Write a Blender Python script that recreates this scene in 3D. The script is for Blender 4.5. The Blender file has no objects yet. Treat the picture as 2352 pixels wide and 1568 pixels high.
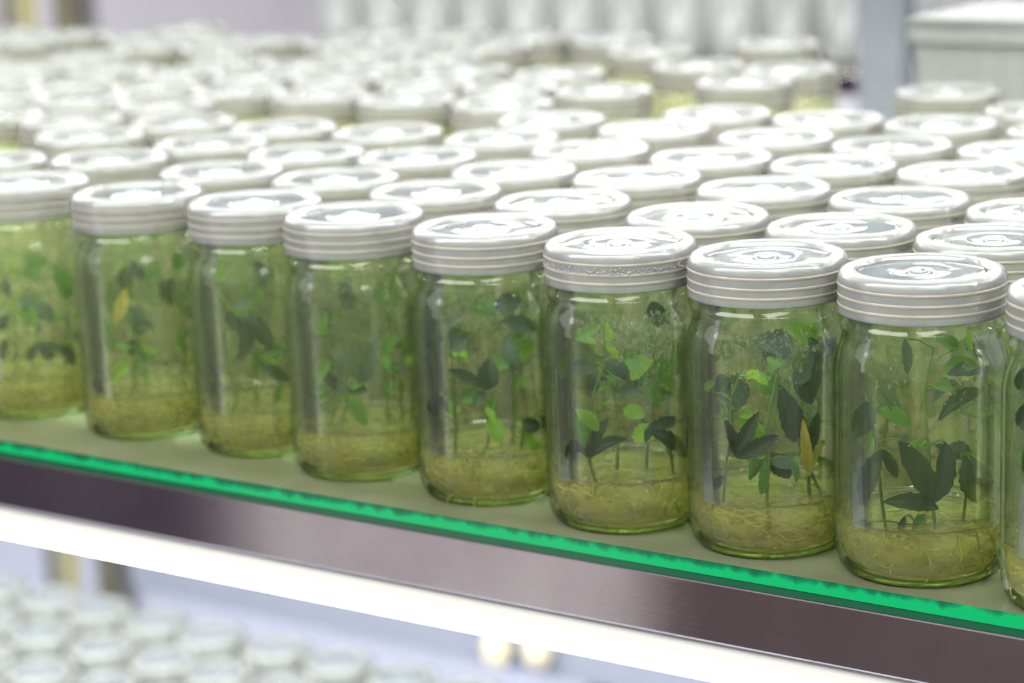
import bpy, math, random
from mathutils import Vector, Matrix
SC = bpy.context.scene
COL = SC.collection
MM = 0.001
random.seed(7)

# ------------------------------------------------------------------ camera (solved from the photograph)
CX, CY, F = 1176.0, 784.0, 5500.0
EX = Vector((0.81910368, 0.0960128, -0.56555345))      # shelf edge direction in camera axes (right, down, forward)
EY = Vector((0.57254514, -0.19786869, 0.79563814))     # into the shelf
UP = Vector((-0.03551388, -0.975515, -0.21704664))
H_LID = 0.129                                          # height of a capped jar
CAMZ = 0.19064 + H_LID
cam_d = bpy.data.cameras.new('camera')
cam = bpy.data.objects.new('camera', cam_d); COL.objects.link(cam)
right = Vector((EX[0], EY[0], UP[0])); down = Vector((EX[1], EY[1], UP[1])); fwd = Vector((EX[2], EY[2], UP[2]))
M = Matrix.Identity(4)
for i in range(3):
    M[i][0] = right[i]; M[i][1] = -down[i]; M[i][2] = -fwd[i]
M[2][3] = CAMZ
cam.matrix_world = M
cam_d.sensor_width = 36; cam_d.lens = F / 2352 * 36
cam_d.clip_start = 0.05; cam_d.clip_end = 60
cam_d.dof.use_dof = True
cam_d.dof.focus_distance = 1.0
cam_d.dof.aperture_fstop = 6.8
SC.camera = cam
CAM = Vector((0, 0, CAMZ))

def proj(p):
    d = Vector(p) - CAM
    return CX + F * d.dot(right) / d.dot(fwd), CY + F * d.dot(down) / d.dot(fwd)
def ray(x, y):
    return right * (x - CX) + down * (y - CY) + fwd * F
def onplane(x, y, z):
    d = ray(x, y); return CAM + d * ((z - CAM.z) / d.z)
def ony(x, y, Y):
    d = ray(x, y); return CAM + d * (Y / d.y)

# ------------------------------------------------------------------ world, exposure
w = bpy.data.worlds.new('world'); SC.world = w; w.use_nodes = True
w.node_tree.nodes['Background'].inputs[0].default_value = (0.95, 0.95, 1.0, 1)
w.node_tree.nodes['Background'].inputs[1].default_value = 0.7
SC.view_settings.view_transform = 'Standard'; SC.view_settings.look = 'None'
SC.view_settings.gamma = 1; SC.view_settings.use_curve_mapping = False
SC.view_settings.exposure = 0.5
TUBE_E = 27.0
P_FILL = 95.0
TUBE_Y = 1.105
cy = SC.cycles
cy.use_denoising = True
cy.max_bounces = 6; cy.diffuse_bounces = 2; cy.glossy_bounces = 3; cy.transmission_bounces = 6
cy.transparent_max_bounces = 40
cy.sample_clamp_indirect = 4.0; cy.sample_clamp_direct = 0
cy.caustics_reflective = False; cy.caustics_refractive = True
cy.use_adaptive_sampling = True; cy.adaptive_threshold = 0.13; cy.adaptive_min_samples = 12
cy.blur_glossy = 0.5

# ------------------------------------------------------------------ helpers
def srgb(r, g, b):
    f = lambda c: (c / 255 / 12.92) if c <= 10 else ((c / 255 + 0.055) / 1.055) ** 2.4
    return (f(r), f(g), f(b), 1)
class NT:
    def __init__(s, name):
        s.m = bpy.data.materials.new(name); s.m.use_nodes = True
        s.t = s.m.node_tree; s.t.nodes.clear()
        s.out = s.t.nodes.new('ShaderNodeOutputMaterial')
    def n(s, kind, ins=None, **props):
        nd = s.t.nodes.new(kind)
        for k, v in props.items(): setattr(nd, k, v)
        for k, v in (ins or {}).items():
            if isinstance(v, bpy.types.NodeSocket): s.t.links.new(v, nd.inputs[k])
            else: nd.inputs[k].default_value = v
        return nd
    def mix(s, fac, a, b): return s.n('ShaderNodeMixShader', {0: fac, 1: a, 2: b}).outputs[0]
    def end(s, sh): s.t.links.new(sh, s.out.inputs[0]); return s.m
    def coord(s, scale=1.0):
        c = s.n('ShaderNodeTexCoord').outputs['Object']
        return c
    def noise(s, scale, detail=2, vec=None, rough=0.5):
        nd = s.n('ShaderNodeTexNoise', {'Scale': scale, 'Detail': detail, 'Roughness': rough})
        s.t.links.new(vec or s.coord(), nd.inputs['Vector'])
        return nd.outputs['Fac']
    def ramp(s, fac, stops):
        r = s.n('ShaderNodeValToRGB', {0: fac}); e = r.color_ramp.elements
        while len(e) < len(stops): e.new(0.5)
        for i, (p, c) in enumerate(stops): e[i].position = p; e[i].color = c
        return r.outputs[0]
def pbr(name, color, rough=0.5, metal=0.0, noise=0.0, nscale=8, spec=0.5, coat=0.0):
    t = NT(name)
    p = t.n('ShaderNodeBsdfPrincipled', {'Base Color': color, 'Roughness': rough, 'Metallic': metal, 'Specular IOR Level': spec, 'Coat Weight': coat})
    if noise:
        f = t.noise(nscale, 4)
        d = tuple(c * (1 - noise) for c in color[:3]) + (1,)
        t.t.links.new(t.ramp(f, [(0.3, d), (0.7, color)]), p.inputs['Base Color'])
    return t.end(p.outputs[0])
def emit(name, color, s):
    t = NT(name); return t.end(t.n('ShaderNodeEmission', {0: color, 1: s}).outputs[0])

def m_glass(name, haze, haze_col, tint, droplets=0.0):
    """thin jar wall: clear at normal view, darker where the path through the wall is long"""
    t = NT(name)
    lw = t.n('ShaderNodeLayerWeight', {0: 0.5}).outputs['Facing']
    tr = t.n('ShaderNodeBsdfTransparent', {0: t.ramp(lw, [(0.0, (0.985, 0.995, 0.97, 1)), (0.62, (0.93, 0.96, 0.9, 1)), (0.93, tint), (1.0, tuple(c * .6 for c in tint[:3]) + (1,))])}).outputs[0]
    co = t.coord()
    sep = t.n('ShaderNodeMapping', {'Vector': co, 'Scale': (1, 1, 0.25)}).outputs[0]
    nz = t.noise(55, 4, sep, 0.65)
    fine = t.noise(420, 3, co)
    b = t.n('ShaderNodeBump', {'Strength': 0.25, 'Distance': 0.0006, 'Height': nz}).outputs[0]
    gl = t.n('ShaderNodeBsdfAnisotropic', {'Color': (1, 1, 1, 1), 'Roughness': 0.06, 'Normal': b}).outputs[0]
    fr = t.n('ShaderNodeFresnel', {0: 1.45, 'Normal': b}).outputs[0]
    df = t.n('ShaderNodeBsdfDiffuse', {0: haze_col}).outputs[0]
    tl = t.n('ShaderNodeBsdfTranslucent', {0: haze_col}).outputs[0]
    hz = t.mix(0.5, df, tl)
    hf = t.n('ShaderNodeMapRange', {0: nz, 1: 0.35, 2: 0.75, 3: haze * 0.35, 4: haze * 1.5}).outputs[0]
    base = t.mix(hf, tr, hz)
    frs = t.n('ShaderNodeMath', {0: fr, 1: 0.6}, operation='MULTIPLY').outputs[0]
    return t.end(t.mix(frs, base, gl))
def m_gel(name, body, refr, top=True):
    t = NT(name)
    nz = t.noise(45, 4, t.n('ShaderNodeMapping', {'Vector': t.coord(), 'Scale': (1, 1, 2.5)}).outputs[0], 0.6)
    col = t.ramp(nz, [(0.25, srgb(230, 225, 134)), (0.75, srgb(245, 241, 164))])
    hz = t.mix(0.6, t.n('ShaderNodeBsdfDiffuse', {0: col}).outputs[0], t.n('ShaderNodeBsdfTranslucent', {0: col}).outputs[0])
    tc = srgb(251, 249, 220)
    tp = t.n('ShaderNodeBsdfTransparent', {0: tc}).outputs[0]
    if refr: tp = t.mix(0.5, t.n('ShaderNodeBsdfRefraction', {'Color': tc, 'IOR': 1.33, 'Roughness': 0.03}).outputs[0], tp)
    bf = t.n('ShaderNodeMapRange', {0: nz, 1: 0.3, 2: 0.7, 3: body * 0.8, 4: body * 1.2}).outputs[0]
    base = t.mix(bf, tp, hz)
    bmp = t.n('ShaderNodeBump', {'Strength': 1.0 if top else 0.0, 'Distance': 0.0018, 'Height': t.noise(105, 1)}).outputs[0]
    return t.end(t.mix(t.n('ShaderNodeFresnel', {0: 1.36 if top else 1.04, 'Normal': bmp}).outputs[0], base, t.n('ShaderNodeBsdfAnisotropic', {'Roughness': 0.05, 'Normal': bmp}).outputs[0]))
def m_lid(name, clear, col, rough=0.18, ink=False):
    t = NT(name)
    d = t.n('ShaderNodeBsdfDiffuse', {0: col}).outputs[0]; tl = t.n('ShaderNodeBsdfTranslucent', {0: col}).outputs[0]
    body = t.mix(0.62, d, tl)
    tr = t.n('ShaderNodeBsdfTransparent', {0: (0.93, 0.97, 0.96, 1)}).outputs[0]
    nz = t.noise(90, 2)
    fac = t.n('ShaderNodeMapRange', {0: nz, 1: 0.3, 2: 0.7, 3: clear - 0.04, 4: clear + 0.04}).outputs[0]
    base = t.mix(fac, body, tr)
    b = t.n('ShaderNodeBump', {'Strength': 0.12, 'Distance': 0.002, 'Height': t.noise(38, 1)}).outputs[0]
    gl = t.n('ShaderNodeBsdfAnisotropic', {'Roughness': rough, 'Normal': b}).outputs[0]
    fr = t.n('ShaderNodeFresnel', {0: 1.5, 'Normal': b}).outputs[0]
    return t.end(t.mix(fr, base, gl))
def m_leaf(name, c1, c2, trans=0.4):
    t = NT(name)
    col = t.ramp(t.noise(70, 3), [(0.3, c1), (0.7, c2)])
    lt = t.n('ShaderNodeBsdfTranslucent', {0: t.n('ShaderNodeMixRGB', {0: 0.5, 1: col, 2: (0.25, 0.5, 0.03, 1)}).outputs[0]}).outputs[0]
    p = t.n('ShaderNodeBsdfPrincipled', {'Base Color': col, 'Roughness': 0.5, 'Specular IOR Level': 0.2}).outputs[0]
    return t.end(t.mix(trans, p, lt))

def mesh(name, verts, faces, mats, smooth=True, midx=None):
    me = bpy.data.meshes.new(name); me.from_pydata(verts, [], faces)
    for m in (mats if isinstance(mats, (list, tuple)) else [mats]): me.materials.append(m)
    if smooth: me.polygons.foreach_set('use_smooth', [True] * len(me.polygons))
    if midx: me.polygons.foreach_set('material_index', midx)
    me.update(); return me
def ob(name, me, parent=None, loc=(0, 0, 0), rot=None, kind=None, label=None):
    o = bpy.data.objects.new(name, me); COL.objects.link(o)
    if parent is not None: o.parent = parent
    o.location = loc
    if rot is not None: o.rotation_euler = rot
    if kind: o['kind'] = kind
    if label: o['label'] = label
    return o
def empty(name, loc, label, cat, group=None, rz=0):
    o = bpy.data.objects.new(name, None); COL.objects.link(o); o.empty_display_size = 0.02
    o.location = loc; o.rotation_euler = (0, 0, rz); o['label'] = label; o['category'] = cat
    if group: o['group'] = group
    return o
def tag(o, label, cat, group=None):
    o['label'] = label; o['category'] = cat
    if group: o['group'] = group
    return o
def lathe(prof, seg=48):
    V = []; Fc = []; rings = []
    for r, z in prof:
        if r < 1e-6: rings.append([len(V)]); V.append((0, 0, z * MM))
        else:
            rings.append(list(range(len(V), len(V) + seg)))
            for k in range(seg):
                a = 2 * math.pi * k / seg; V.append((r * MM * math.cos(a), r * MM * math.sin(a), z * MM))
    for A, B in zip(rings, rings[1:]):
        for k in range(seg):
            k2 = (k + 1) % seg
            if len(A) == 1 and len(B) == 1: continue
            if len(A) == 1: Fc.append((A[0], B[k2], B[k]))
            elif len(B) == 1: Fc.append((A[k], A[k2], B[0]))
            else: Fc.append((A[k], A[k2], B[k2], B[k]))
    return V, Fc
def tube(pts, rad, seg=6, V=None, Fc=None):
    V = [] if V is None else V; Fc = [] if Fc is None else Fc
    pts = [Vector(p) for p in pts]; prev = None; n0 = Vector((0.3, 0.8, 0.5))
    for i, p in enumerate(pts):
        d = (pts[min(i + 1, len(pts) - 1)] - pts[max(i - 1, 0)]).normalized()
        u = d.cross(n0).normalized(); v = d.cross(u)
        r = rad[i] if isinstance(rad, (list, tuple)) else rad
        ring = []
        for k in range(seg):
            a = 2 * math.pi * k / seg; ring.append(len(V)); V.append(tuple(p + (u * math.cos(a) + v * math.sin(a)) * r))
        if prev:
            for k in range(seg): Fc.append((prev[k], prev[(k + 1) % seg], ring[(k + 1) % seg], ring[k]))
        else: Fc.append(tuple(reversed(ring)))
        prev = ring
    Fc.append(tuple(prev))
    return V, Fc
def smooth_path(pts, n=5):
    P = [Vector(p) for p in pts]
    if len(P) < 3: return [P[0].lerp(P[-1], i / n) for i in range(n + 1)]
    out = []
    for i in range(len(P) - 1):
        a = P[max(i - 1, 0)]; b = P[i]; c = P[i + 1]; d = P[min(i + 2, len(P) - 1)]
        for k in range(n):
            t = k / n
            out.append(0.5 * ((2 * b) + (c - a) * t + (2 * a - 5 * b + 4 * c - d) * t * t + (3 * b - a - 3 * c + d) * t ** 3))
    out.append(P[-1]); return out
def boxm(name, x0, x1, y0, y1, z0, z1, mat, bev=0.0):
    c = Vector(((x0 + x1) / 2, (y0 + y1) / 2, (z0 + z1) / 2))
    hx, hy, hz = (x1 - x0) / 2, (y1 - y0) / 2, (z1 - z0) / 2
    import bmesh
    bm = bmesh.new(); bmesh.ops.create_cube(bm, size=2)
    bmesh.ops.scale(bm, verts=bm.verts, vec=(hx, hy, hz))
    if bev: bmesh.ops.bevel(bm, geom=list(bm.edges), offset=bev, segments=3, profile=0.5, affect='EDGES')
    me = bpy.data.meshes.new(name); bm.to_mesh(me); bm.free()
    me.materials.append(mat)
    if bev:
        am = max(p.area for p in me.polygons); me.polygons.foreach_set('use_smooth', [p.area < bev * bev * 4 for p in me.polygons])
    return me, c
def box(name, x0, x1, y0, y1, z0, z1, mat, bev=0.0, parent=None, kind=None, label=None):
    me, c = boxm(name, x0, x1, y0, y1, z0, z1, mat, bev)
    if parent is not None: c = c - Vector(parent.location)
    o = ob(name, me, parent, c, kind=kind, label=label)
    return o

# ------------------------------------------------------------------ materials
M_wall = pbr('lilac_wall_paint', srgb(206, 203, 206), 0.7, noise=0.04, nscale=1.5)
M_floor = pbr('pale_epoxy_floor', srgb(160, 166, 184), 0.3, noise=0.05, nscale=2)
M_steel_d = pbr('dull_steel', srgb(128, 124, 122), 0.35, 0.8)
M_post = pbr('aged_steel_post', srgb(120, 116, 92), 0.45, 0.3, noise=0.2, nscale=10)
M_white = pbr('white_housing', srgb(196, 194, 186), 0.4)
M_dark_box = pbr('dark_reflection_box', srgb(62, 54, 62), 0.6)
M_navy = pbr('navy_reflection', srgb(28, 30, 60), 0.9)
M_pale = pbr('pale_panel', srgb(158, 154, 152), 0.6)
M_olive = pbr('olive_paint', srgb(170, 164, 112), 0.5)
M_colm = pbr('grey_column_paint', srgb(112, 118, 124), 0.5)
M_brown_box = pbr('brown_reflection_box', srgb(66, 56, 54), 0.6)
M_grey_bar = pbr('grey_blue_paint', srgb(132, 136, 150), 0.5)
M_cream = pbr('cream_plastic', srgb(232, 218, 180), 0.4)
M_bare = emit('added_tube_glow', (1, 1, 1, 1), 56.0)
M_tube = emit('lit_diffuser', (1.0, 0.99, 0.97, 1), TUBE_E)
def m_brushed():
    t = NT('brushed_stainless')
    co = t.n('ShaderNodeMapping', {'Vector': t.coord(), 'Scale': (2, 200, 900)}).outputs[0]
    nz = t.noise(1.0, 5, co, 0.7)
    blot = t.noise(14, 4)
    b = t.n('ShaderNodeBump', {'Strength': 0.05, 'Distance': 0.0004, 'Height': nz}).outputs[0]
    col = t.ramp(blot, [(0.25, srgb(176, 166, 168)), (0.75, srgb(200, 194, 194))])
    ro = t.n('ShaderNodeMapRange', {0: nz, 1: 0.2, 2: 0.8, 3: 0.035, 4: 0.07}).outputs[0]
    p = t.n('ShaderNodeBsdfPrincipled', {'Base Color': col, 'Metallic': 1.0, 'Roughness': ro, 'Normal': b})
    return t.end(p.outputs[0])
M_brushed = m_brushed()
def m_shelf():
    t = NT('green_shelf_glass')
    nz = t.noise(22, 4)
    col = t.ramp(nz, [(0.3, srgb(158, 166, 126)), (0.7, srgb(178, 186, 150))])
    body = t.mix(0.62, t.n('ShaderNodeBsdfDiffuse', {0: col}).outputs[0], t.n('ShaderNodeBsdfTranslucent', {0: col}).outputs[0])
    tr = t.n('ShaderNodeBsdfTransparent', {0: (0.72, 0.9, 0.74, 1)}).outputs[0]
    base = t.mix(0.3, body, tr)
    gl = t.n('ShaderNodeBsdfAnisotropic', {'Roughness': 0.04}).outputs[0]
    return t.end(t.mix(t.n('ShaderNodeFresnel', {0: 1.5}).outputs[0], base, gl))
M_shelf = m_shelf()
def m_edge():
    t = NT('ground_glass_edge_painted_glow')
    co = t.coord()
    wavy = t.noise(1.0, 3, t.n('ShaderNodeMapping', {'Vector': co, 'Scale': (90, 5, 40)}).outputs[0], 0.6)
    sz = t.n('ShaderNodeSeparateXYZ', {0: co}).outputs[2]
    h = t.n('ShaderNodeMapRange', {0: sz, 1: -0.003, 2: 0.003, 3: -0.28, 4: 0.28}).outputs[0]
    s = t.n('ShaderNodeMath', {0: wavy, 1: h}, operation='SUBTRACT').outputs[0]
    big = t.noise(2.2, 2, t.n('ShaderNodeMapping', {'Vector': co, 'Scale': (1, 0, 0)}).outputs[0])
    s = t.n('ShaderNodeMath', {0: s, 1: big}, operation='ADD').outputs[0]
    col = t.ramp(s, [(0.5, (0.0, 0.07, 0.03, 1)), (0.8, (0.0, 0.17, 0.07, 1)), (1.0, (0.0, 0.44, 0.13, 1))])  # ground-edge scallops, with glow inside the glass painted brighter towards the bottom
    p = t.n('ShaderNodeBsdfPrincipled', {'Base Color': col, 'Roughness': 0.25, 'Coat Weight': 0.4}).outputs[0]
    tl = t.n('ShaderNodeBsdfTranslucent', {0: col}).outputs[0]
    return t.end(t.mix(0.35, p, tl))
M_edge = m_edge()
M_lower_lip = pbr('dark_green_glass', srgb(22, 74, 50), 0.12)
M_glass = [m_glass('clear_jar_glass', 0.03, srgb(200, 214, 180), (0.55, 0.62, 0.42, 1)),
           m_glass('misted_jar_glass', 0.08, srgb(186, 204, 150), (0.55, 0.62, 0.42, 1)),
           m_glass('fogged_jar_glass', 0.06, srgb(158, 178, 126), (0.5, 0.6, 0.4, 1))]
def m_thick():
    t = NT('thick_glass_base')
    return t.end(t.n('ShaderNodeBsdfGlass', {'Color': (0.72, 0.82, 0.5, 1), 'IOR': 1.5, 'Roughness': 0.0}).outputs[0])
M_base = m_thick()
M_drop = NT('water_drop')
M_drop = M_drop.end(M_drop.mix(0.12, M_drop.n('ShaderNodeBsdfGlass', {'Color': (1, 1, 1, 1), 'IOR': 1.33, 'Roughness': 0}).outputs[0], M_drop.n('ShaderNodeBsdfTranslucent', {0: (0.9, 0.95, 0.85, 1)}).outputs[0]))
M_bub = m_lid('foam_bubble', 0.45, srgb(235, 238, 236), 0.05)
M_gel_f = [m_gel('agar_gel', 0.3, True, False), m_gel('agar_gel_surface', 0.24, True)]
M_gel_b = [m_gel('agar_gel_plain', 0.16, False, False), m_gel('agar_gel_plain_surface', 0.12, False)]
M_lid = m_lid('frosted_lid_plastic', 0.46, srgb(211, 214, 209))
M_lid_clear = m_lid('clear_lid_plastic', 0.66, srgb(198, 208, 222), 0.06)
M_tub = m_lid('tub_plastic', 0.35, srgb(240, 240, 240), 0.12)
M_rib = m_lid('lid_rib_plastic', 0.2, srgb(222, 212, 192), 0.25)
M_ink = pbr('blue_ink', srgb(110, 140, 215), 0.6)
M_leaf = dict(
    d=m_leaf('dark_leaf', srgb(20, 38, 22), srgb(34, 56, 30), 0.12),
    g=m_leaf('green_leaf', srgb(66, 110, 38), srgb(92, 138, 50), 0.4),
    l=m_leaf('light_leaf', srgb(112, 160, 40), srgb(138, 182, 58), 0.5),
    h=m_leaf('grey_green_leaf', srgb(48, 66, 52), srgb(66, 88, 64), 0.2),
    y=m_leaf('yellow_leaf', srgb(176, 158, 62), srgb(196, 176, 84), 0.5),
    b=m_leaf('browned_leaf', srgb(120, 78, 40), srgb(150, 104, 60), 0.3))
M_stem = m_leaf('stem_green', srgb(70, 98, 44), srgb(96, 128, 60), 0.15)
M_root = m_leaf('pale_root', srgb(206, 196, 112), srgb(222, 214, 138), 0.45)

# ------------------------------------------------------------------ room
YE = 0.852
X0, X1 = -3.2, 1.2
fl = box('floor', -6, 4, -2.6, 7.2, -1.32, -1.27, M_floor, kind='structure')
wb = box('wall_back', -6, 4, 7.0, 7.2, -1.27, 1.7, M_wall, kind='structure')
wf = box('wall_front', -6, 4, -2.6, -2.5, -1.27, 1.7, M_pale, kind='structure')
wl = box('wall_left', -6.1, -6, -2.6, 7.2, -1.27, 1.7, M_wall, kind='structure')
wr = box('wall_right', 4, 4.1, -2.6, 7.2, -1.27, 1.7, M_wall, kind='structure')
# unseen area lights added overhead to fill the jars and the background
def panel(x, y, sx, sy, power):
    ld = bpy.data.lights.new('fill_panel', 'AREA'); ld.shape = 'RECTANGLE'; ld.size = sx; ld.size_y = sy; ld.energy = power; ld.color = (1.0, 0.985, 0.97)
    lo = bpy.data.objects.new('fill_panel', ld); COL.objects.link(lo); lo.location = (x, y, 1.65)
panel(-1.6, -0.6, 2.4, 1.0, P_FILL); panel(0.9, -0.6, 1.6, 1.0, P_FILL * .6); panel(-2.0, 4.6, 3.0, 1.6, P_FILL)

# ------------------------------------------------------------------ main rack, glass shelves, lamps
def make_rack(x0, x1, y0, y1, label, zs, post_xs, group=None, fronts=True):
    r = empty('storage_rack', (x1, y0, -1.27), label, 'rack', group)
    for z in zs:
        box('front_rail', x0, x1, y0, y0 + 0.025, z - 0.0375, z - 0.0095, M_brushed, 0.0012, r)
        box('rear_rail', x0, x1, y1 - 0.025, y1, z - 0.0375, z - 0.0095, M_brushed, 0.0012, r)
    for px in post_xs:
        for py in ((y0 + 0.045, y1 - 0.02) if fronts else (y1 - 0.02,)):
            box('post', px - 0.016, px + 0.016, py - 0.016, py + 0.016, -1.27, zs[-1] + 0.05, M_steel_d, 0.002, r)
    return r
YB = 1.775
make_rack(X0, X1, YE, YB, 'long stainless steel culture rack under the rows of jars', (-0.609, 0.0, 0.61), (X0 - .0165, X1 + .0165))
def shelf(x0, x1, y0, y1, z, label, edge=True):
    t = empty('glass_shelf', ((x0 + x1) / 2, y0, z - 0.008), label, 'shelf')
    box('glass_pane', x0, x1, y0 + 0.0012, y1, z - 0.006, z, M_shelf, 0.0, t)
    if edge: box('ground_edge', x0, x1, y0, y0 + 0.0012, z - 0.006, z - 0.0002, M_edge, 0.0, t, label='emerald green ground glass edge with painted glow')
    return t
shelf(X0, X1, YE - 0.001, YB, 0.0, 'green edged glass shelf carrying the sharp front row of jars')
box_l = tag(box('dark_green_strip', X0, X1, YE - 0.0006, YE + 0.02, -0.0095, -0.0061, M_lower_lip), 'dark green strip between glass shelf and steel rail', 'strip')  # dark green strip just below the pane
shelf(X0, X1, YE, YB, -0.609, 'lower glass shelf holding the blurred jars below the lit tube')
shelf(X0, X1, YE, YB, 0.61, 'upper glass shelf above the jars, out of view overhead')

def tube_lamp(x0, x1, y, ztop, label, group=None, rad=0.0095):
    t = empty('tube_lamp', ((x0 + x1) / 2, y, ztop), label, 'lamp', group)
    V, Fc = [], []
    # diffuser: partial cylinder along X
    L = (x1 - x0) / 2; seg = 24; a0, a1 = math.radians(-205), math.radians(25)
    prof = [(rad * math.cos(a0 + (a1 - a0) * k / seg), -0.0125 + rad * math.sin(a0 + (a1 - a0) * k / seg)) for k in range(seg + 1)]
    for sx in (-L, L):
        for py, pz in prof: V.append((sx, py, pz))
    n = seg + 1
    for k in range(seg): Fc.append((k, k + 1, n + k + 1, n + k))
    Fc.append(tuple(range(n))); Fc.append(tuple(reversed(range(n, 2 * n)))); Fc.append((0, n, 2 * n - 1, n - 1))
    ob('diffuser', mesh('diffuser', V, Fc, M_tube), t)
    me, c = boxm('housing', -L, L, -rad * 1.02, rad * 1.02, -0.0085, 0.0, M_white, 0.0015)
    ob('housing', me, t, c)
    return t
tube_lamp(X0 + .2, 0.8, YE + 0.0125, -0.0378, 'glowing white tube lamp fixed along the underside of the steel rail')
k = 0
for y in (0.90, 1.12, 1.34, 1.56, 1.73):
    tube_lamp(-2.9, 0.5, y, 0.56, 'white tube lamp hanging over the jars above the frame', 'tube lamps overhead', 0.012)
for y in (0.93, TUBE_Y, 1.36, 1.56, 1.72):  # unseen tubes added under the shelf to brighten gel and lower jars
    t = empty('added_tube_lamp', (-1.2, y, -0.04), 'bare white tube lamp glowing up through the glass shelf', 'lamp', 'bare tube lamps under the jar shelf')
    ob('glass_tube', mesh('glass_tube', *tube([(-1.7, 0, 0), (0, 0, 0), (1.7, 0, 0)], 0.008, 14), M_bare), t)
    for sx in (-1.71, 1.71):
        me, c = boxm('socket', sx - .012, sx + .012, -.011, .011, -.014, .022, M_white, .002); ob('socket', me, t, c)

# ------------------------------------------------------------------ jar meshes
wall_out = [(0, 1.6), (24, 1.2), (28.5, 0.15), (30.5, 0.0), (32.5, 0.8), (34.6, 3.2), (35.8, 7), (36.3, 12), (36.5, 18), (36.5, 84), (36.2, 89), (35.2, 94),
            (33.9, 98), (33.0, 101), (32.7, 103), (33.6, 104.2), (34.0, 105.6), (33.6, 107), (32.4, 108), (32.2, 112), (32.2, 124), (31.8, 125.5)]
wall_in = [(30.2, 125.5), (30.0, 112), (30.1, 104), (30.6, 101), (32.2, 97), (33.6, 93), (34.5, 88), (34.7, 84), (34.7, 23)]
GEL = 22.5
gel_prof = [(0, 3.2), (26, 3.2), (31, 4.5), (33.6, 8.5), (34.5, 14), (34.65, GEL + 2.4), (34.3, GEL + 1.5), (33.6, GEL + 0.8), (32.4, GEL + 0.3), (30.5, GEL), (0, GEL)]
lid_side = [(33.4, 111.3), (34.9, 111.0), (35.0, 111.5), (34.8, 113), (34.8, 124.5), (34.5, 126.6), (33.4, 128.3), (31.8, 129), (28.6, 129.0), (27.6, 128.6), (26.9, 127.7), (26.3, 127.3),
            (26.3, 126.4), (28, 126.6), (31.2, 127.5), (32.6, 127), (33.4, 125.6), (33.4, 111.3)]
disc_prof = [(26.3, 127.2), (24, 127.0), (14, 127.25), (6.2, 127.5), (5.6, 128.0), (5.0, 128.1), (4.2, 127.8), (0, 127.7)]
def rib_prof(z, h=0.8): return [(34.75, z - h), (35.0, z - h * .6), (35.08, z), (35.0, z + h * .6), (34.75, z + h)]
FW = []
for i in range(3): FW.append(mesh('jar_wall', *lathe(wall_out + wall_in, 64), M_glass[i]))
M_gb = m_glass('hazy_jar_glass', 0.3, srgb(222, 224, 158), (0.6, 0.66, 0.45, 1))
ME_wall_b = mesh('jar_wall', *lathe(wall_out, 40), M_gb)
M_frost = m_glass('steamed_jar_glass', 0.9, srgb(220, 222, 222), (0.8, 0.84, 0.76, 1))
ME_wall_f = mesh('jar_wall', *lathe(wall_out, 24), M_frost)
def gel_mesh(seg, mats):
    me = mesh('agar', *lathe(gel_prof, seg), mats)
    me.polygons.foreach_set('material_index', [1 if p.center.z > (GEL - 0.2) * MM else 0 for p in me.polygons]); return me
ME_gel_f = gel_mesh(64, M_gel_f)
ME_gel_b = gel_mesh(32, M_gel_b)
ME_lid = mesh('lid', *lathe(lid_side, 64), M_lid)
ME_disc = mesh('lid_disc', *lathe(disc_prof, 48), M_lid_clear)
ME_rib = [mesh('rib', *lathe(rib_prof(z), 64), M_rib) for z in (123.2, 118.8, 114.8)]
ME_lip = mesh('base_ring', *lathe([(27.5, 0.6), (29, 0.1), (30.6, -0.02 + 0.03), (32.2, 0.8), (32.6, 1.8), (31.2, 2.6), (28.6, 2.4), (27.5, 0.6)], 64), M_base)
ME_men = mesh('gel_rim', *lathe([(34.68, GEL + 1.2), (34.3, GEL + 1.9), (34.0, GEL + 1.3), (34.2, GEL + 0.7), (34.68, GEL + 1.2)], 64), M_drop)
def droplets(seed, n, z0, z1, a_c, a_w):
    rr = random.Random(seed); V, Fc = [], []
    for _ in range(n):
        a = a_c + rr.gauss(0, a_w); z = rr.uniform(z0, z1) if rr.random() < .3 else z1 - abs(rr.gauss(0, (z1 - z0) * .3))
        if z < GEL + 2: continue
        r = 34.6 if z < 86 else 34.6 - (z - 86) * 0.27
        s = rr.choice((0.2, 0.3, 0.42, 0.6)) * rr.uniform(.7, 1.3)
        if s > .34 and z < 80: s *= .6
        c = Vector((r * math.cos(a), r * math.sin(a), z)); nrm = Vector((-math.cos(a), -math.sin(a), 0)); tg = Vector((-math.sin(a), math.cos(a), 0))
        b = len(V); el = rr.uniform(1.0, 2.4) if s > .3 else 1
        tilt = rr.uniform(-.6, .6)
        for k in range(6):
            q = 2 * math.pi * k / 6
            u = math.cos(q) * s; v = math.sin(q) * s * el
            uu = u * math.cos(tilt) - v * math.sin(tilt); vv = u * math.sin(tilt) + v * math.cos(tilt)
            V.append(tuple((c + tg * uu + Vector((0, 0, vv))) * MM))
        V.append(tuple((c + nrm * s * .6) * MM))
        for k in range(6): Fc.append((b + k, b + (k + 1) % 6, b + 6))
    return mesh('condensation', V, Fc, M_drop)

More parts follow.
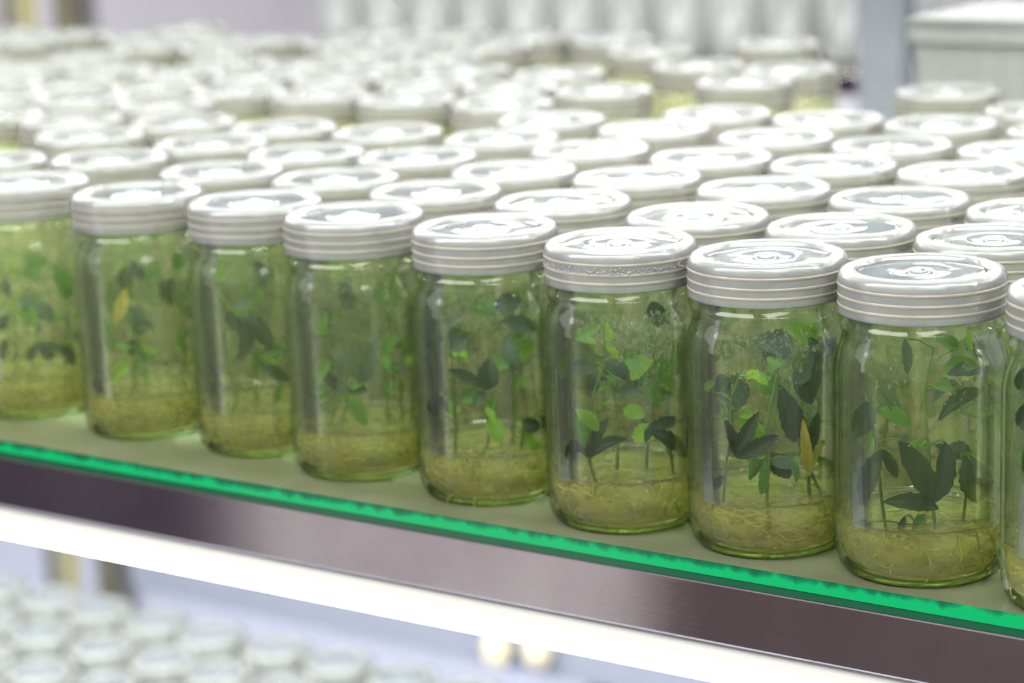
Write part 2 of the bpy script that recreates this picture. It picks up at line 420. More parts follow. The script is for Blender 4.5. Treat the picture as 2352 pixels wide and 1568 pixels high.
# leaf meshes: unit length along +X, width 1 in Y (scaled), slight fold and arch, real edge teeth
def leaf_mesh(seed, mat, arch=0.25, fold=0.18, wide=0.5, tooth=0.03):
    rr = random.Random(seed); V, Fc = [], []; n = 12
    for i in range(n + 1):
        t = i / n
        wv = 0.5 * (t ** wide) * (1 - t) ** 0.85 / (((wide / (wide + .85)) ** wide) * (.85 / (wide + .85)) ** .85) if 0 < t < 1 else 0.0
        wv *= 1 + (tooth / 0.05) * 0.1 * (1 if i % 2 else -1)
        zc = arch * (t - t * t) * 1.6 - arch * 0.5 * t * t
        sw = 0.06 * math.sin(3 * t + seed)
        for s in (-1, -0.5, 0, 0.5, 1):
            V.append((t, s * wv + sw, zc + abs(s) * wv * fold * 2 - 0.02 * math.sin(t * 20 + s * 3) * abs(s)))
    for i in range(n):
        for j in range(4):
            a = i * 5 + j; Fc.append((a, a + 1, a + 6, a + 5))
    return mesh('leaf', V, Fc, mat)
LEAF = {}
for tk, mt in M_leaf.items():
    LEAF[tk] = [leaf_mesh(11, mt, 0.18, 0.12, 0.75), leaf_mesh(23, mt, 0.32, 0.2, 0.62), leaf_mesh(5, mt, 0.45, 0.15, 0.9)]

def place_leaf(parent, base, tip, width, tone, rr, facing=None):
    """base, tip in world metres; parent at identity rotation"""
    d = tip - base; L = d.length; x = d.normalized()
    nrm = (facing or (CAM - base)).normalized()
    nrm = (nrm + Vector((rr.uniform(-.45, .45), rr.uniform(-.45, .45), rr.uniform(0.0, .7)))).normalized()
    y = nrm.cross(x).normalized(); z = x.cross(y)
    o = bpy.data.objects.new('leaf', rr.choice(LEAF[tone])); COL.objects.link(o); o.parent = parent
    R = Matrix((x, y, z)).transposed().to_4x4()
    S = Matrix.Diagonal((L, width, L * 0.7, 1))
    o.matrix_local = Matrix.Translation(base - Vector(parent.location)) @ R @ S
    return o

def clampjar(p, jar, r=0.0325):
    v = Vector((p.x - jar.x, p.y - jar.y, 0))
    if v.length > r: v = v * (r / v.length)
    return Vector((jar.x + v.x, jar.y + v.y, min(max(p.z, 0.006), 0.108)))

def roots_mesh(rr, n=9, spread=16, zb=0.0, shift=Vector((0, 0, 0)), jar_off=Vector((0, 0, 0))):
    V, Fc = [], []
    for i in range(n):
        a = rr.uniform(0, 6.28); L = rr.uniform(.5, 1.25) * spread * MM
        pts = [Vector((0, 0, 0))]; p = Vector((0, 0, 0)); d = Vector((math.cos(a), math.sin(a), rr.uniform(-.5, .15)))
        for k in range(5):
            d = (d + Vector((rr.uniform(-.6, .6), rr.uniform(-.6, .6), rr.uniform(-.4, .35)))).normalized()
            p = p + d * L / 3.2
            q = p + jar_off
            rad = math.hypot(q.x, q.y)
            if rad > 0.0325: s = 0.0325 / rad; p = Vector((q.x * s - jar_off.x, q.y * s - jar_off.y, p.z))
            p.z = min(max(p.z, -0.0135 + zb), 0.006 + zb)
            pts.append(p.copy())
        pts = smooth_path(pts, 3)
        m = len(pts); tube(pts, [0.0005 * (1 - .5 * j / m) for j in range(m)], 5, V, Fc)
    return mesh('roots', V, Fc, M_root)

def seedling(jar, stem_pts, leaves, rr, label, group, roots=6):
    """stem_pts world points from the base up; leaves = [(base, tip, width, tone)]"""
    base = stem_pts[0]
    s = empty('seedling', base, label, 'seedling', group)
    loc = [p - base for p in stem_pts]
    V, Fc = [], []
    P = smooth_path(loc, 4); n = len(P)
    tube(P, [0.00075 * (1 - .45 * i / n) for i in range(n)], 6, V, Fc)
    for (b, t, wd, tone) in leaves:
        lb = b - base
        q = min(P, key=lambda v: (v - lb).length + (0.004 if v.z > lb.z else 0))
        if (q - lb).length > 0.0008:
            mid = (q + lb) / 2 + Vector((0, 0, 0.0015)); tube(smooth_path([q, mid, lb], 3), 0.00038, 5, V, Fc)
    ob('stem', mesh('stem', V, Fc, M_stem), s)
    for (b, t, wd, tone) in leaves: place_leaf(s, b, t, wd, tone, rr)
    if roots: ob('roots', roots_mesh(rr, roots, jar_off=Vector((base.x - jar.x, base.y - jar.y, 0))), s)
    return s

ORD = ['', 'first', 'second', 'third', 'fourth', 'fifth', 'sixth', 'seventh', 'eighth', 'ninth', 'tenth', 'eleventh', 'twelfth', 'thirteenth', 'fourteenth',
       'fifteenth', 'sixteenth', 'seventeenth', 'eighteenth', 'nineteenth', 'twentieth', 'twenty-first', 'twenty-second', 'twenty-third', 'twenty-fourth']

def make_jar(x, y, z, label, group, detail, glass=0, gel=True, foliage=None, name='culture_jar', rz=None):
    j = empty(name, (x, y, z), label, 'jar', group, 0)
    if detail >= 2: ob('jar_wall', FW[glass], j); ob('base_ring', ME_lip, j); ob('agar', ME_gel_f, j); ob('gel_rim', ME_men, j)
    else:
        ob('jar_wall', ME_wall_f if detail < 0 else ME_wall_b, j)
        if gel: ob('agar', ME_gel_b, j)
    l = ob('lid', ME_lid, j, rot=(0, 0, random.uniform(0, 6.28)))
    d = ob('lid_disc', ME_disc, l, rot=(random.gauss(0, .006), random.gauss(0, .006), 0), loc=(0, 0, 0))
    if detail >= 0:
        for m in ME_rib: ob('rib', m, l)
    if foliage: ob('foliage', foliage, j, rot=(0, 0, random.uniform(0, 6.28)), kind='stuff')
    return j

# ------------------------------------------------------------------ jars on the main shelf
rows = [
 [(60,412),(314,437),(585,457),(812,486),(1113,515),(1425,549),(1764,578),(2117,612),(2519,655)],
 [(273,355),(511,386),(770,404),(1001,433),(1292,457),(1602,489),(1936,515),(2275,540)],
 [(225,303),(464,326),(698,346),(957,355),(1178,387),(1463,402),(1755,427),(2067,450),(2390,478)],
 [(400,278),(645,288),(888,298),(1150,312),(1355,338),(1633,357),(1917,373),(2210,390)],
 [(1264,270),(1506,290),(1783,310),(2053,328),(2343,340)],
 [(1643,258),(1903,268),(2163,280)], [(2391,247)], [(2179,205)]]
row_y = [0.892, 0.972, 1.054, 1.138, 1.219, 1.301, 1.384, 1.462, 1.541, 1.620, 1.698]
row_x0 = [-0.346, -0.349, -0.357, -0.443, -0.443, -0.450, -0.500, -0.515, -0.52, -0.53, -0.54]
sites = [[] for _ in row_y]
for r, lst in enumerate(rows):
    for (px, py) in lst:
        p = onplane(px, py, H_LID); sites[r].append((p.x, p.y, True))
for r, yy in enumerate(row_y):
    ref = [s for s in sites[r]]
    for k in range(-4, 30):
        jit = random.Random(r * 100 + k)
        x = row_x0[r] - 0.0795 * k + jit.uniform(-.003, .003); y = yy + jit.uniform(-.004, .004)
        if any(math.hypot(x - s[0], y - s[1]) < 0.076 for row in sites for s in row): continue
        qx, qy = proj((x, y, H_LID))
        if not (-130 < qx < 2480): continue
        if 1560 < qx < 1990 and 203 < qy < 252: continue
        if qx > 1880 and qy < 215: continue
        if qx > 2352 + 140: continue
        sites[r].append((x, y, False))

for it in range(30):
    allp = [(r, i) for r in range(len(sites)) for i in range(len(sites[r]))]
    for a in range(len(allp)):
        for b in range(a):
            (ra, ia), (rb, ib) = allp[a], allp[b]
            if abs(ra - rb) > 1: continue
            A, B = sites[ra][ia], sites[rb][ib]
            dx, dy = A[0] - B[0], A[1] - B[1]; d = math.hypot(dx, dy)
            if d < 0.0745:
                m = (0.0745 - d) / 2 / max(d, 1e-5)
                wa = 0.3 if ra == 0 else 1.0; wb = 0.3 if rb == 0 else 1.0; t = 2 / (wa + wb)
                sites[ra][ia] = (A[0] + dx * m * wa * t, A[1] + dy * m * wa * t, A[2]); sites[rb][ib] = (B[0] - dx * m * wb * t, B[1] - dy * m * wb * t, B[2])
# leaf clusters for the rows behind (only glimpsed as green through the front jars)
def cluster(seed):
    rr = random.Random(seed); V, Fc, mi = [], [], []
    def add_leaf(b, t, wd, m):
        d = t - b; L = d.length; x = d.normalized(); nrm = Vector((rr.uniform(-1, 1), rr.uniform(-1, 1), rr.uniform(0, 1))).normalized()
        y = nrm.cross(x).normalized(); z = x.cross(y); o = len(V)
        for tt, ww in ((0, 0), (.2, .32), (.45, .5), (.75, .34), (1, 0)):
            for s in (-1, 0, 1): V.append(tuple(b + x * L * tt + y * wd * ww * s + z * (L * .3 * (tt - tt * tt) + abs(s) * ww * wd * .2)))
        for i in range(4):
            for jn in range(2):
                a = o + i * 3 + jn; Fc.append((a, a + 1, a + 4, a + 3)); mi.append(m)
    for s in range(7):
        a = rr.uniform(0, 6.28); r = rr.uniform(0.004, 0.024)
        b = Vector((r * math.cos(a), r * math.sin(a), 0.018)); h = rr.uniform(.035, .07)
        pts = [b, b + Vector((rr.uniform(-.004, .004), rr.uniform(-.004, .004), h / 2)), b + Vector((rr.uniform(-.006, .006), rr.uniform(-.006, .006), h))]
        n0 = len(Fc); tube(smooth_path(pts, 2), 0.0007, 4, V, Fc); mi += [3] * (len(Fc) - n0)
        for k in range(rr.randint(5, 8)):
            t = rr.uniform(.35, 1); q = b.lerp(pts[2], t); a2 = rr.uniform(0, 6.28); L = rr.uniform(.010, .020)
            tip = q + Vector((math.cos(a2), math.sin(a2), rr.uniform(-.7, .6))) * L
            rad = math.hypot(tip.x, tip.y)
            if rad > .032: tip.x *= .032 / rad; tip.y *= .032 / rad
            add_leaf(q, tip, L * rr.uniform(.35, .6), rr.choice((0, 1, 1, 1, 2)))
    return mesh('foliage', V, Fc, [M_leaf['d'], M_leaf['g'], M_leaf['l'], M_stem], True, mi)
CL = [cluster(s) for s in range(5)]

front = []
for r, row in enumerate(sites):
    row.sort(key=lambda s: s[0])
    for i, (x, y, m) in enumerate(row):
        if r == 0:
            front.append(Vector((x, y, 0)))
            continue
        if r:
            lab = 'capped glass jar, %s from the left end, in the %s row behind the front' % (ORD[i + 1], ORD[r])
            j = make_jar(x, y, 0, lab, 'capped culture jars standing behind the front row', 1 if r < 5 else 0, gel=(r < 4), foliage=(CL[(i * 3 + r) % 5] if 2 <= r <= 5 else None))
            if r == 1: j['second'] = 1
second = [Vector((s[0], s[1], 0)) for s in sites[1]]
def lid_of(j): return [c for c in j.children if c.name.startswith('lid')][0]
def ink(lid, seed, n):
    rr = random.Random(seed); V, Fc = [], []; x = -0.012
    for q in range(n):
        a = Vector((x + rr.uniform(-.001, .001), 0.010 + rr.uniform(-.002, .002), 0)); pts = [a]
        for w in range(4): pts.append(pts[-1] + Vector((rr.uniform(-.0012, .0016), rr.uniform(-.002, .002), 0)))
        for p in pts: p.z = 0.12720
        tube(smooth_path(pts, 3), 0.00016, 4, V, Fc); x += 0.0034
    o = ob('ink_mark', mesh('ink_mark', V, Fc, M_ink), lid)
    o.matrix_parent_inverse = Matrix.Identity(4); o.rotation_euler = (0, 0, -lid.rotation_euler.z - 0.6)
def foam(lid, seed):
    rr = random.Random(seed); V, Fc = [], []
    for q in range(420):
        a = -0.96 + rr.gauss(0, 0.75); z = 119.5 + abs(rr.gauss(0, 1.6)); r = rr.choice((.25, .35, .5, .7)) * rr.uniform(.7, 1.2)
        if z > 124: continue
        c = Vector((34.55 * math.cos(a), 34.55 * math.sin(a), z)); b = len(V)
        for (i, jn) in ((0, 0), (1, 0), (1, 1), (1, 2), (1, 3), (1, 4), (2, 0), (2, 1), (2, 2), (2, 3), (2, 4), (3, 0)):
            th = (0, 1.1, 2.03, math.pi)[i]; ph = jn * 1.2566 + (0.63 if i == 2 else 0)
            V.append(tuple((c + Vector((math.sin(th) * math.cos(ph), math.sin(th) * math.sin(ph), math.cos(th))) * r) * MM))
        for k in range(5):
            k2 = (k + 1) % 5
            Fc += [(b, b + 1 + k, b + 1 + k2), (b + 1 + k, b + 6 + k, b + 1 + k2), (b + 1 + k2, b + 6 + k, b + 6 + k2), (b + 6 + k, b + 11, b + 6 + k2)]
    o = ob('foam_bubbles', mesh('foam_bubbles', V, Fc, M_bub), lid, kind='stuff'); o.rotation_euler = (0, 0, -lid.rotation_euler.z)

# ------------------------------------------------------------------ front row: jars and seedlings traced one by one
J_LAB = ['capped jar cut off by the photo edge, beside the dark end of the shelf edge',
 'blurred capped jar with a yellow leaf and a round grey-green leaf',
 'capped jar with one dark drooping leaf mass on a curved stem',
 'capped jar with a V of two leaves above a single serrated leaf',
 'capped jar with a dark two-lobed leaf beside bright reflections on its gel',
 'capped jar with small foam bubbles inside its lid and a splayed three-lobed leaf',
 'capped jar with a yellow lobed leaf and looping pale roots',
 'foggy capped jar with big drooping dark leaves, second from the right edge',
 'capped jar mostly cut off by the right edge of the photo']
J_SHORT = ['edge-cut jar beside the dark shelf corner', 'jar with the yellow leaf tip and round leaf', 'jar with one drooping leaf mass', 'jar with the V of two leaves',
 'jar with the dark two-lobed leaf', 'jar with foam in its lid', 'jar with the looping roots', 'foggy jar of drooping leaves', 'jar cut off by the right edge']
GL = [1, 1, 1, 1, 0, 0, 0, 2, 2]
# stems: image points base->top, depth (mm, minus = towards the camera); leaves: (x0,y0,x1,y1,width,depth,tone)
D = {
0: [([(70,940),(75,860),(85,780),(80,700)],-8,[(85,690,120,740,50,-10,'h'),(85,700,40,690,40,-6,'h'),(95,790,60,830,30,-14,'d'),(95,790,118,830,34,-14,'d')]),
    ([(30,900),(38,800),(25,700)],0,[(20,780,-5,830,34,-4,'d'),(20,640,10,680,30,0,'h')]),
    ([(150,880),(155,760),(150,650)],6,[(150,790,170,840,34,-6,'d'),(150,670,175,640,40,8,'g'),(150,690,120,600,50,10,'g'),(60,640,110,590,60,12,'g')])],
1: [([(308,925),(312,850),(318,770),(322,710)],-10,[(318,770,322,700,52,-12,'h'),(312,740,355,755,34,-10,'h'),(305,800,262,790,24,-8,'g'),(310,830,340,860,26,-6,'g')]),
    ([(328,915),(335,840),(300,740),(290,640)],4,[(290,660,262,745,34,0,'y'),(292,610,282,668,42,6,'d'),(300,600,330,640,36,8,'d'),(320,800,350,830,40,10,'g'),(250,800,235,720,40,12,'g'),(330,640,365,600,50,14,'g')]),
    ([(421,925),(418,850),(425,770),(400,650)],6,[(395,640,388,705,52,4,'d'),(420,800,405,760,25,4,'g'),(425,850,432,800,16,4,'y'),(400,620,430,580,44,12,'g')]),
    ([(208,950),(206,900),(205,870)],-18,[(206,868,232,905,24,-20,'d')])],
2: [([(528,960),(543,908),(522,830),(516,745),(525,710)],-16,[(545,715,560,790,50,-16,'d'),(575,712,622,805,46,-14,'d'),(590,740,545,830,40,-10,'d'),(528,705,580,690,34,-12,'h')]),
    ([(588,912),(584,850),(575,780)],-4,[(580,790,595,860,30,-2,'g'),(600,760,640,830,38,0,'g'),(480,640,520,600,52,8,'l'),(560,700,600,640,60,12,'g'),(585,600,612,660,50,6,'h')]),
    ([(634,995),(632,940),(640,880)],0,[(634,930,650,880,26,2,'g'),(632,945,618,915,16,0,'y')]),
    ([(517,1010),(512,980),(492,900),(498,870)],-10,[(492,905,496,865,22,-12,'h'),(505,880,482,868,12,-4,'y')])],
3: [([(773,1045),(785,980),(796,910),(790,850)],-14,[(832,878,786,792,34,-16,'h'),(834,878,872,772,38,-16,'h'),(788,880,765,800,34,-10,'h'),(800,905,842,980,38,-20,'g'),(796,880,800,930,20,-12,'g')]),
    ([(752,985),(768,940),(782,880)],-6,[(760,830,712,890,46,-8,'g'),(750,850,770,900,30,-4,'d'),(742,935,700,930,26,-10,'h')]),
    ([(891,960),(888,880),(880,800),(900,720)],6,[(888,900,895,860,18,4,'g'),(880,820,910,770,40,10,'g'),(785,670,822,705,42,2,'d'),(800,700,780,640,44,6,'h'),(860,700,900,650,60,14,'g')]),
    ([(924,940),(922,880),(925,800)],8,[(922,880,915,845,14,6,'y'),(925,820,945,770,40,10,'g'),(720,760,750,720,50,14,'g')])],
4: [([(1086,1106),(1100,1060),(1122,1005),(1118,940),(1112,880)],-16,[(1106,890,1028,845,32,-18,'d'),(1112,895,1130,820,54,-18,'d'),(1112,900,1085,930,30,-12,'h'),(1125,960,1140,900,20,-8,'g')]),
    ([(1045,1010),(1044,930),(1036,830),(1030,760)],-6,[(1032,800,1075,775,46,-8,'h'),(1030,745,1072,800,44,-6,'h'),(1028,880,1045,930,20,0,'g')]),
    ([(997,1080),(1002,990),(1000,900),(992,760)],-12,[(992,720,996,800,38,-12,'h'),(1000,960,988,905,30,-18,'d'),(998,905,1030,945,20,-14,'d'),(990,810,975,860,34,-6,'h')]),
    ([(1178,1010),(1180,920),(1176,820),(1150,760)],4,[(1150,735,1235,758,46,0,'h'),(1180,780,1215,830,60,12,'l'),(1130,700,1200,690,50,10,'h'),(1172,850,1160,800,26,8,'g'),(1090,720,1130,680,60,14,'g')]),
    ([(1196,1010),(1205,970),(1225,960)],-6,[(1200,965,1246,985,38,-10,'d'),(1215,1000,1250,1048,30,-12,'l'),(1222,990,1200,1020,24,-8,'g')])],
5: [([(1361,1148),(1368,1110),(1354,1055),(1356,960),(1368,890),(1388,830),(1385,750)],-16,[(1352,1052,1340,995,30,-20,'d'),(1354,1052,1442,1002,32,-20,'d'),(1354,1050,1395,960,30,-14,'d'),(1366,900,1362,850,34,-12,'d'),
        (1386,742,1318,778,32,-10,'g'),(1376,733,1404,785,26,-12,'l'),(1388,788,1422,830,18,-12,'l'),(1372,845,1296,848,38,-14,'h')]),
    ([(1302,1090),(1308,1020),(1304,900),(1298,780)],-20,[(1308,1008,1298,1066,30,-22,'d'),(1320,1010,1332,1040,18,-20,'d')]),
    ([(1416,1010),(1418,950),(1410,890),(1430,820)],0,[(1412,900,1398,860,20,0,'g'),(1440,860,1500,825,60,10,'l'),(1430,800,1470,850,50,10,'g'),(1500,690,1515,755,46,4,'h'),(1455,780,1500,770,44,10,'g')]),
    ([(1548,1080),(1540,1040),(1530,1000)],-12,[(1484,982,1574,966,32,-18,'d'),(1484,984,1580,1050,40,-18,'d'),(1490,980,1482,1015,22,-16,'d'),(1545,1050,1530,1025,14,-12,'g')]),
    ([(1488,1110),(1486,1040),(1500,930),(1490,840)],8,[(1482,862,1512,940,36,4,'g'),(1468,1095,1512,1100,24,0,'l'),(1520,880,1550,820,44,14,'g'),(1490,860,1450,900,40,12,'g')])],
6: [([(1768,1216),(1762,1150),(1764,1080),(1760,1000),(1776,900),(1792,820)],-14,[(1748,1135,1766,1035,24,-18,'g'),(1772,1040,1812,1100,52,-12,'d'),(1810,1050,1832,1110,22,-16,'g'),(1755,830,1820,760,70,4,'h'),(1780,900,1740,860,60,8,'g'),(1730,780,1800,800,64,6,'h')]),
    ([(1661,1160),(1666,1070),(1678,1000),(1680,920),(1700,860)],-16,[(1686,1048,1668,962,30,-22,'d'),(1687,1048,1744,945,36,-22,'d'),(1688,1048,1788,1004,38,-22,'d'),(1648,905,1728,900,78,-12,'h'),(1620,900,1640,870,20,-8,'l')]),
    ([(1862,1158),(1858,1100),(1872,1000),(1884,900),(1888,800)],-8,[(1857,1095,1846,962,26,-14,'y'),(1860,1090,1890,1008,16,-12,'y'),(1872,1045,1910,1105,38,-10,'g'),(1862,1030,1882,945,28,-8,'d'),(1868,915,1888,800,26,-12,'d'),(1862,930,1830,850,44,-6,'d'),(1885,870,1900,800,20,-4,'g')]),
    ([(1612,1168),(1610,1130),(1606,1120)],-22,[(1602,1130,1642,1103,22,-24,'d')]),
    ([(1890,1190),(1895,1160),(1830,1000),(1812,880),(1870,780)],2,[(1792,880,1830,1025,58,-4,'d'),(1882,790,1796,742,40,2,'l'),(1872,770,1908,735,34,2,'l'),(1885,800,1925,770,20,0,'d'),(1850,790,1880,740,40,6,'l'),(1820,860,1860,820,50,8,'g')])],
7: [([(2037,1232),(2022,1120),(2016,1040),(2003,960),(2015,885)],-14,[(2030,1032,1930,1170,46,-20,'d'),(2066,1010,2146,1165,60,-20,'d'),(2026,1150,2162,1166,40,-22,'d'),(2030,1030,2060,1100,26,-14,'d'),(2015,880,2068,978,28,-14,'h'),(2000,960,1985,900,14,-4,'g')]),
    ([(2150,1242),(2140,1120),(2130,1000),(2124,900),(2145,800)],-10,[(2172,1012,2150,1162,48,-16,'d'),(2130,1010,2105,1040,20,-8,'g'),(2078,778,2084,862,24,0,'h'),(2200,800,2150,770,30,10,'g'),(2205,880,2140,920,34,0,'h')]),
    ([(2211,1212),(2220,1130),(2240,1040),(2262,920),(2268,820)],-10,[(2170,1028,2232,1048,44,-14,'d'),(2222,1040,2246,1160,74,-18,'d'),(2262,860,2180,850,46,-6,'d'),(2260,900,2150,960,40,-8,'d'),(2262,830,2240,770,34,-4,'h'),(2268,880,2302,860,44,6,'l'),(2262,930,2290,990,44,2,'g'),(2220,800,2290,750,56,12,'l')]),
    ([(2100,1240),(2098,1205),(2110,1180)],-14,[(2100,1215,2128,1180,22,-16,'g'),(2080,1185,2060,1235,16,-14,'d'),(2115,1200,2140,1250,18,-14,'g'),(1945,1205,2012,1215,28,-12,'d')]),
    ([(2250,1270),(2245,1230),(2240,1205)],-4,[(2240,1208,2278,1162,30,-10,'l'),(2150,1200,2250,1232,24,-6,'b')])],
8: [([(2370,1300),(2360,1180),(2350,1000),(2345,900)],-16,[(2350,1010,2310,1130,50,-20,'d'),(2355,920,2320,1000,40,-16,'d'),(2345,900,2360,840,40,-10,'d')]),
    ([(2420,1300),(2410,1150),(2420,950)],0,[(2400,1010,2350,1080,50,-4,'d'),(2410,900,2360,860,60,6,'g')])]}

vx = Vector((fwd.x, fwd.y, 0)).normalized()
POSW = ['leftmost seedling', 'second seedling from the left', 'third seedling from the left', 'fourth seedling from the left', 'fifth seedling from the left']
for i, jc in enumerate(front):
    jar = make_jar(jc.x, jc.y, 0, J_LAB[i], 'front row of capped culture jars', 2, GL[i])
    rr = random.Random(40 + i)
    if i in (5, 6): ink(lid_of(jar), 70 + i, 7)
    if i == 5: foam(lid_of(jar), 5)
    if i not in (0, 8):
        ob('condensation', droplets(60 + i, (300, 300, 300, 520, 520, 1500, 1000, 220)[i if i < 8 else 0], 30, 101, -1.0 + (0.35 if i == 5 else -0.35 if i == 6 else 0), 0.55), jar, kind='stuff')
    # seedlings: unproject each traced point onto the upright plane through the jar axis, shifted by its depth
    def pt(px, py, dep):
        d = ray(px, py); c = jc + vx * dep * MM
        s = (c - CAM).dot(vx) / d.dot(vx)
        return clampjar(CAM + d * s, jc, 0.0325)
    sl = sorted(D[i], key=lambda s: s[0][0][0])
    for q, (stem, dep, lv) in enumerate(sl):
        sp = [pt(a, b, dep) for a, b in stem]
        sp[0].z = min(sp[0].z, 0.019)
        leaves = []
        for (xa, ya, xb, yb, wd, dd, tone) in lv:
            b_, t_ = pt(xa, ya, dd), pt(xb, yb, dd - rr.uniform(-5, 5))
            if (t_ - b_).length < 0.003: continue
            leaves.append((b_, t_, wd * 0.00019, tone))
        extra = []
        top = sp[-1]
        for e in range(rr.randint(3, 6)):
            tt = rr.uniform(.35, 1.0); kk = tt * (len(sp) - 1); a0 = sp[int(kk)].lerp(sp[min(int(kk) + 1, len(sp) - 1)], kk % 1)
            if a0.z < .035: continue
            a2 = rr.uniform(0, 6.28); L = rr.uniform(.010, .019)
            b0 = clampjar(a0 + Vector((math.cos(a2), math.sin(a2), .4)) * .003, jc, .031)
            t0 = clampjar(b0 + Vector((math.cos(a2) * .8, math.sin(a2) * .8, rr.uniform(-.9, .5))) * L + vx * .004, jc, .032)
            if (t0 - b0).length > .005: extra.append((b0, t0, L * rr.uniform(.3, .55), rr.choice('gglhd' if i < 7 else 'ghg')))
        leaves += extra
        seedling(jc, sp, leaves, rr, '%s inside the %s' % (POSW[q], J_SHORT[i]), 'seedlings in the front row jars')
# second row: seedlings with bright leaves, seen through the front jars
def random_seedling(jc, rr, label, group, tones='gglgl'):
    a = rr.uniform(0, 6.28); r = rr.uniform(0.002, 0.022)
    b = jc + Vector((r * math.cos(a), r * math.sin(a), 0.018)); h = rr.uniform(.045, .08)
    sp = [b, b + Vector((rr.uniform(-.003, .003), rr.uniform(-.003, .003), h * .4)), b + Vector((rr.uniform(-.006, .006), rr.uniform(-.006, .006), h * .75)), b + Vector((rr.uniform(-.008, .008), rr.uniform(-.008, .008), h))]
    sp = [clampjar(p, jc) for p in sp]; sp[0].z = 0.018
    lv = []
    for k in range(rr.randint(5, 8)):
        t = rr.uniform(.35, 1); q = sp[0].lerp(sp[3], t); a2 = rr.uniform(0, 6.28); L = rr.uniform(.012, .022)
        q2 = clampjar(q + Vector((math.cos(a2), math.sin(a2), .3)) * .004, jc, .03)
        tip = clampjar(q2 + Vector((math.cos(a2), math.sin(a2), rr.uniform(-.8, .5))) * L, jc)
        if (tip - q2).length > .004: lv.append((q2, tip, L * rr.uniform(.5, .8), rr.choice(tones)))
    return seedling(jc, sp, lv, rr, label, group, 5)
for i, jc in enumerate(second):
    rr = random.Random(300 + i)
    for q in range(7):
        random_seedling(jc, rr, 'bright leafy seedling in the %s jar of the row right behind the front' % ORD[i + 1], 'seedlings in the %s second-row jar' % ORD[i + 1])

# ------------------------------------------------------------------ jars on the lower shelf
low = []
for r in range(9):
    for k in range(40):
        rr = random.Random(900 + r * 50 + k)
        x = -0.55 - 0.0795 * k + rr.uniform(-.004, .004); y = 1.690 - 0.081 * r + rr.uniform(-.004, .004)
        qx, qy = proj((x, y, -0.48))
        if -150 < qx < 1120 and qy < 1700: low.append((r, x, y))
cnt = {}
for r, x, y in sorted(low, key=lambda v: (v[0], v[1])):
    cnt[r] = cnt.get(r, 0) + 1
    make_jar(x, y, -0.609, 'blurred jar below the lit tube, %s from left, %s row from back' % (ORD[cnt[r]], ORD[r + 1]), 'capped jars on the lower shelf', -1, gel=True, foliage=(CL[cnt[r] % 5] if cnt[r] % 3 == 0 else None))

# ------------------------------------------------------------------ rack and jars in the background
BY0, BY1 = 2.62, 3.45
BX0 = ony(640, 60, BY0).x; BX1 = ony(2010, 100, BY0).x
make_rack(BX0, BX1, BY0, BY1, 'steel rack standing blurred behind the main rack', (0.0, 0.66), (BX0 - .0165, BX1 + .0165), fronts=False)
tag(box('grey_blue_bar', ony(300, 1330, BY0).x, ony(2300, 1600, BY0).x, BY0, BY0 + .06, -.875, -.80, M_grey_bar, .004), 'grey-blue bar running just below the lit tube', 'duct')  # long grey-blue bar at the front of the far rack
shelf(BX0, BX1, BY0, BY1, 0.0, 'glass shelf holding the farthest blurred jars', False)
shelf(BX0, BX1, BY0, BY1, 0.66, 'upper glass shelf of the far rack', False)
for r in range(8):
    m = 0
    for k in range(19):
        rr = random.Random(3000 + r * 50 + k)
        x = BX0 + 0.07 + 0.0805 * k + rr.uniform(-.002, .002); y = BY0 + 0.065 + 0.0835 * r + rr.uniform(-.002, .002)
        qx, qy = proj((x, y, 0.06))
        if qy < -60 or x > BX1 - .06: continue
        m += 1
        make_jar(x, y, 0, 'far blurred jar, %s from left, %s row of far rack' % (ORD[m], ORD[r + 1]), 'jars on the far rack', -1, gel=False, foliage=(CL[(r + k) % 5] if (r * 3 + k) % 3 == 0 else None))
tube_lamp(-3.1, -0.95, 2.633, 0.6185, 'long white tube lamp along the front of the far rack', 'tube lamps of the far rack', 0.014)
for y in (3.0, 3.3):
    tube_lamp(BX0 + .1, BX1 - .1, y, 0.56, 'white tube lamp of the far rack', 'tube lamps of the far rack', 0.014)
def rod(px, py, Y, wpx, mat, name, label):
    c = ony(px, py, Y); wd = wpx * (c - CAM).dot(fwd) / F
    o = box(name, c.x - wd / 2, c.x + wd / 2, Y, Y + wd, -1.27, 1.3, mat, wd * .12)
    tag(o, label, 'post')
rod(8, 30, 2.9, 22, M_post, 'steel_post', 'dark olive post at the top left corner of the photo')
rod(48, 30, 3.2, 34, M_olive, 'steel_post', 'pale yellow-olive post between two darker ones')
rod(134, 30, 2.9, 34, M_post, 'steel_post', 'dark olive post beside the lilac wall')
rod(178, 30, 3.3, 44, M_steel_d, 'steel_post', 'grey post touching the lilac wall area')
c = ony(2020, 110, 2.5); wd = 120 * (c - CAM).dot(fwd) / F
tag(box('grey_column', c.x - wd / 2, c.x + wd / 2, 2.5, 2.5 + wd * .6, -1.27, 1.3, M_colm, .004), 'pale grey column between the far rack and the clear tub', 'column')

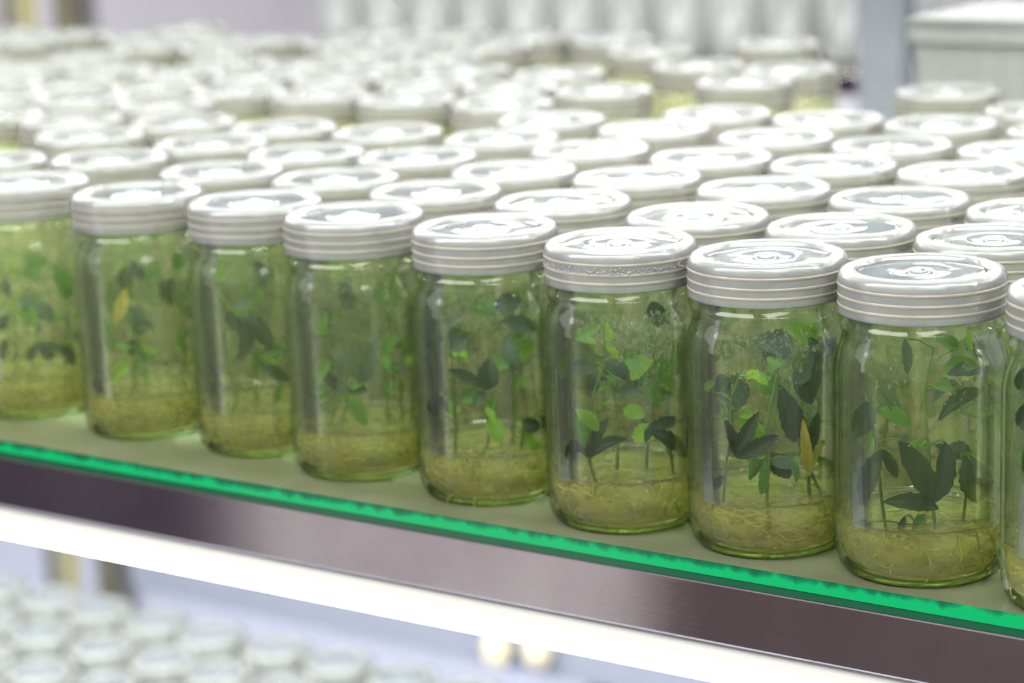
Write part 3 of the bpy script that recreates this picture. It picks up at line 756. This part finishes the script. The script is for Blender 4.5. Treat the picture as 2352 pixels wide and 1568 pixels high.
# clear plastic tub standing behind the rows at the right
def tub(px0, px1, ptop, Y):
    a = ony(px0, 200, Y); b = ony(px1, 200, Y); top = ony(px0, ptop, Y).z
    t = empty('plastic_tub', ((a.x + b.x) / 2, Y + .06, 0), 'clear glossy plastic tub behind the rows near the right edge', 'tub')
    hw = (b.x - a.x) / 2; hy = .07
    prof = []
    def ring(f, z, i): return [(-hw * f + i, -hy * f + i, z), (hw * f - i, -hy * f + i, z), (hw * f - i, hy * f - i, z), (-hw * f + i, hy * f - i, z)]
    V = ring(.9, 0.001, 0) + ring(.98, top - .012, 0) + ring(1.05, top - .010, 0) + ring(1.05, top, 0) + ring(1.0, top, 0) + ring(.97, top - .01, 0.001) + ring(.89, .004, .001)
    Fc = [(3, 2, 1, 0)]
    for i in range(6):
        for k in range(4): Fc.append((i * 4 + k, i * 4 + (k + 1) % 4, i * 4 + 4 + (k + 1) % 4, i * 4 + 4 + k))
    Fc.append((24, 25, 26, 27))
    ob('tub_body', mesh('tub_body', V, Fc, M_tub, False), t)
    me, cc = boxm('tub_lid', -hw * 1.06, hw * 1.06, -hy * 1.07, hy * 1.07, top + .0005, top + .008, M_lid, .002)
    ob('tub_lid', me, t, cc)
tub(2110, 2420, 60, 1.60)

# ------------------------------------------------------------------ unseen boxes added across the aisle to shape the steel rail's reflections
def xr(px):
    return ony(px, 1150 + px * .17 - 50, YE).x
k = (YE + 1.2 + YE) / YE
for (a, b, mat, lab, top) in ((-5.9 / k, xr(535), M_dark_box, 'dark low cabinet across the aisle, mirrored at the dim end of the rail', 0.1), (xr(535) + .002, xr(1488) - .002, M_pale, 'pale low cabinet across the aisle, mirrored in the middle of the rail', 0.1), (xr(1490), 0.3, M_brown_box, 'dark brown low cabinet across the aisle, mirrored in the rail', 0.1)):
    tag(box('reflection_box', a * k, b * k, -1.8, -1.2, -1.27, top, mat, .01), lab, 'reflection box')
tag(box('tall_reflection_box', -5.9, -5.2, -1.15, 0.8, -1.27, .7, M_dark_box, .01), 'added tall dark box by the side wall, unseen, darkening jar reflections', 'cupboard')  # unseen dark box added to take a pale streak off the jar sides
tag(box('navy_reflection_box', xr(1420) * k, xr(1485) * k, -1.195, -.95, -1.27, -1.0, M_navy, .01), 'added navy box across the aisle, for a navy patch in the rail reflection', 'bin')  # unseen navy box added for its reflection in the rail

# cream clips on the low rail of the far rack
for (px, lab) in ((1142, 'cream round clip on the far low rail, nearer the blurred jars'), (1236, 'cream round clip on the far low rail, farther from the blurred jars')):
    c = ony(px, 1492, BY0 - .02); me = mesh('clip_knob', *lathe([(0, -24), (12, -22), (19, -10), (20, 6), (16, 20), (8, 26), (0, 27)], 24), M_cream)
    t = empty('round_clip', c, lab, 'clip', 'cream clips on the far rack'); ob('clip_knob', me, t)
    ob('clip_stem', mesh('clip_stem', *tube([(0, 0, .02), (0, .01, .035), (0, .02, .04)], .004), M_steel_d), t)
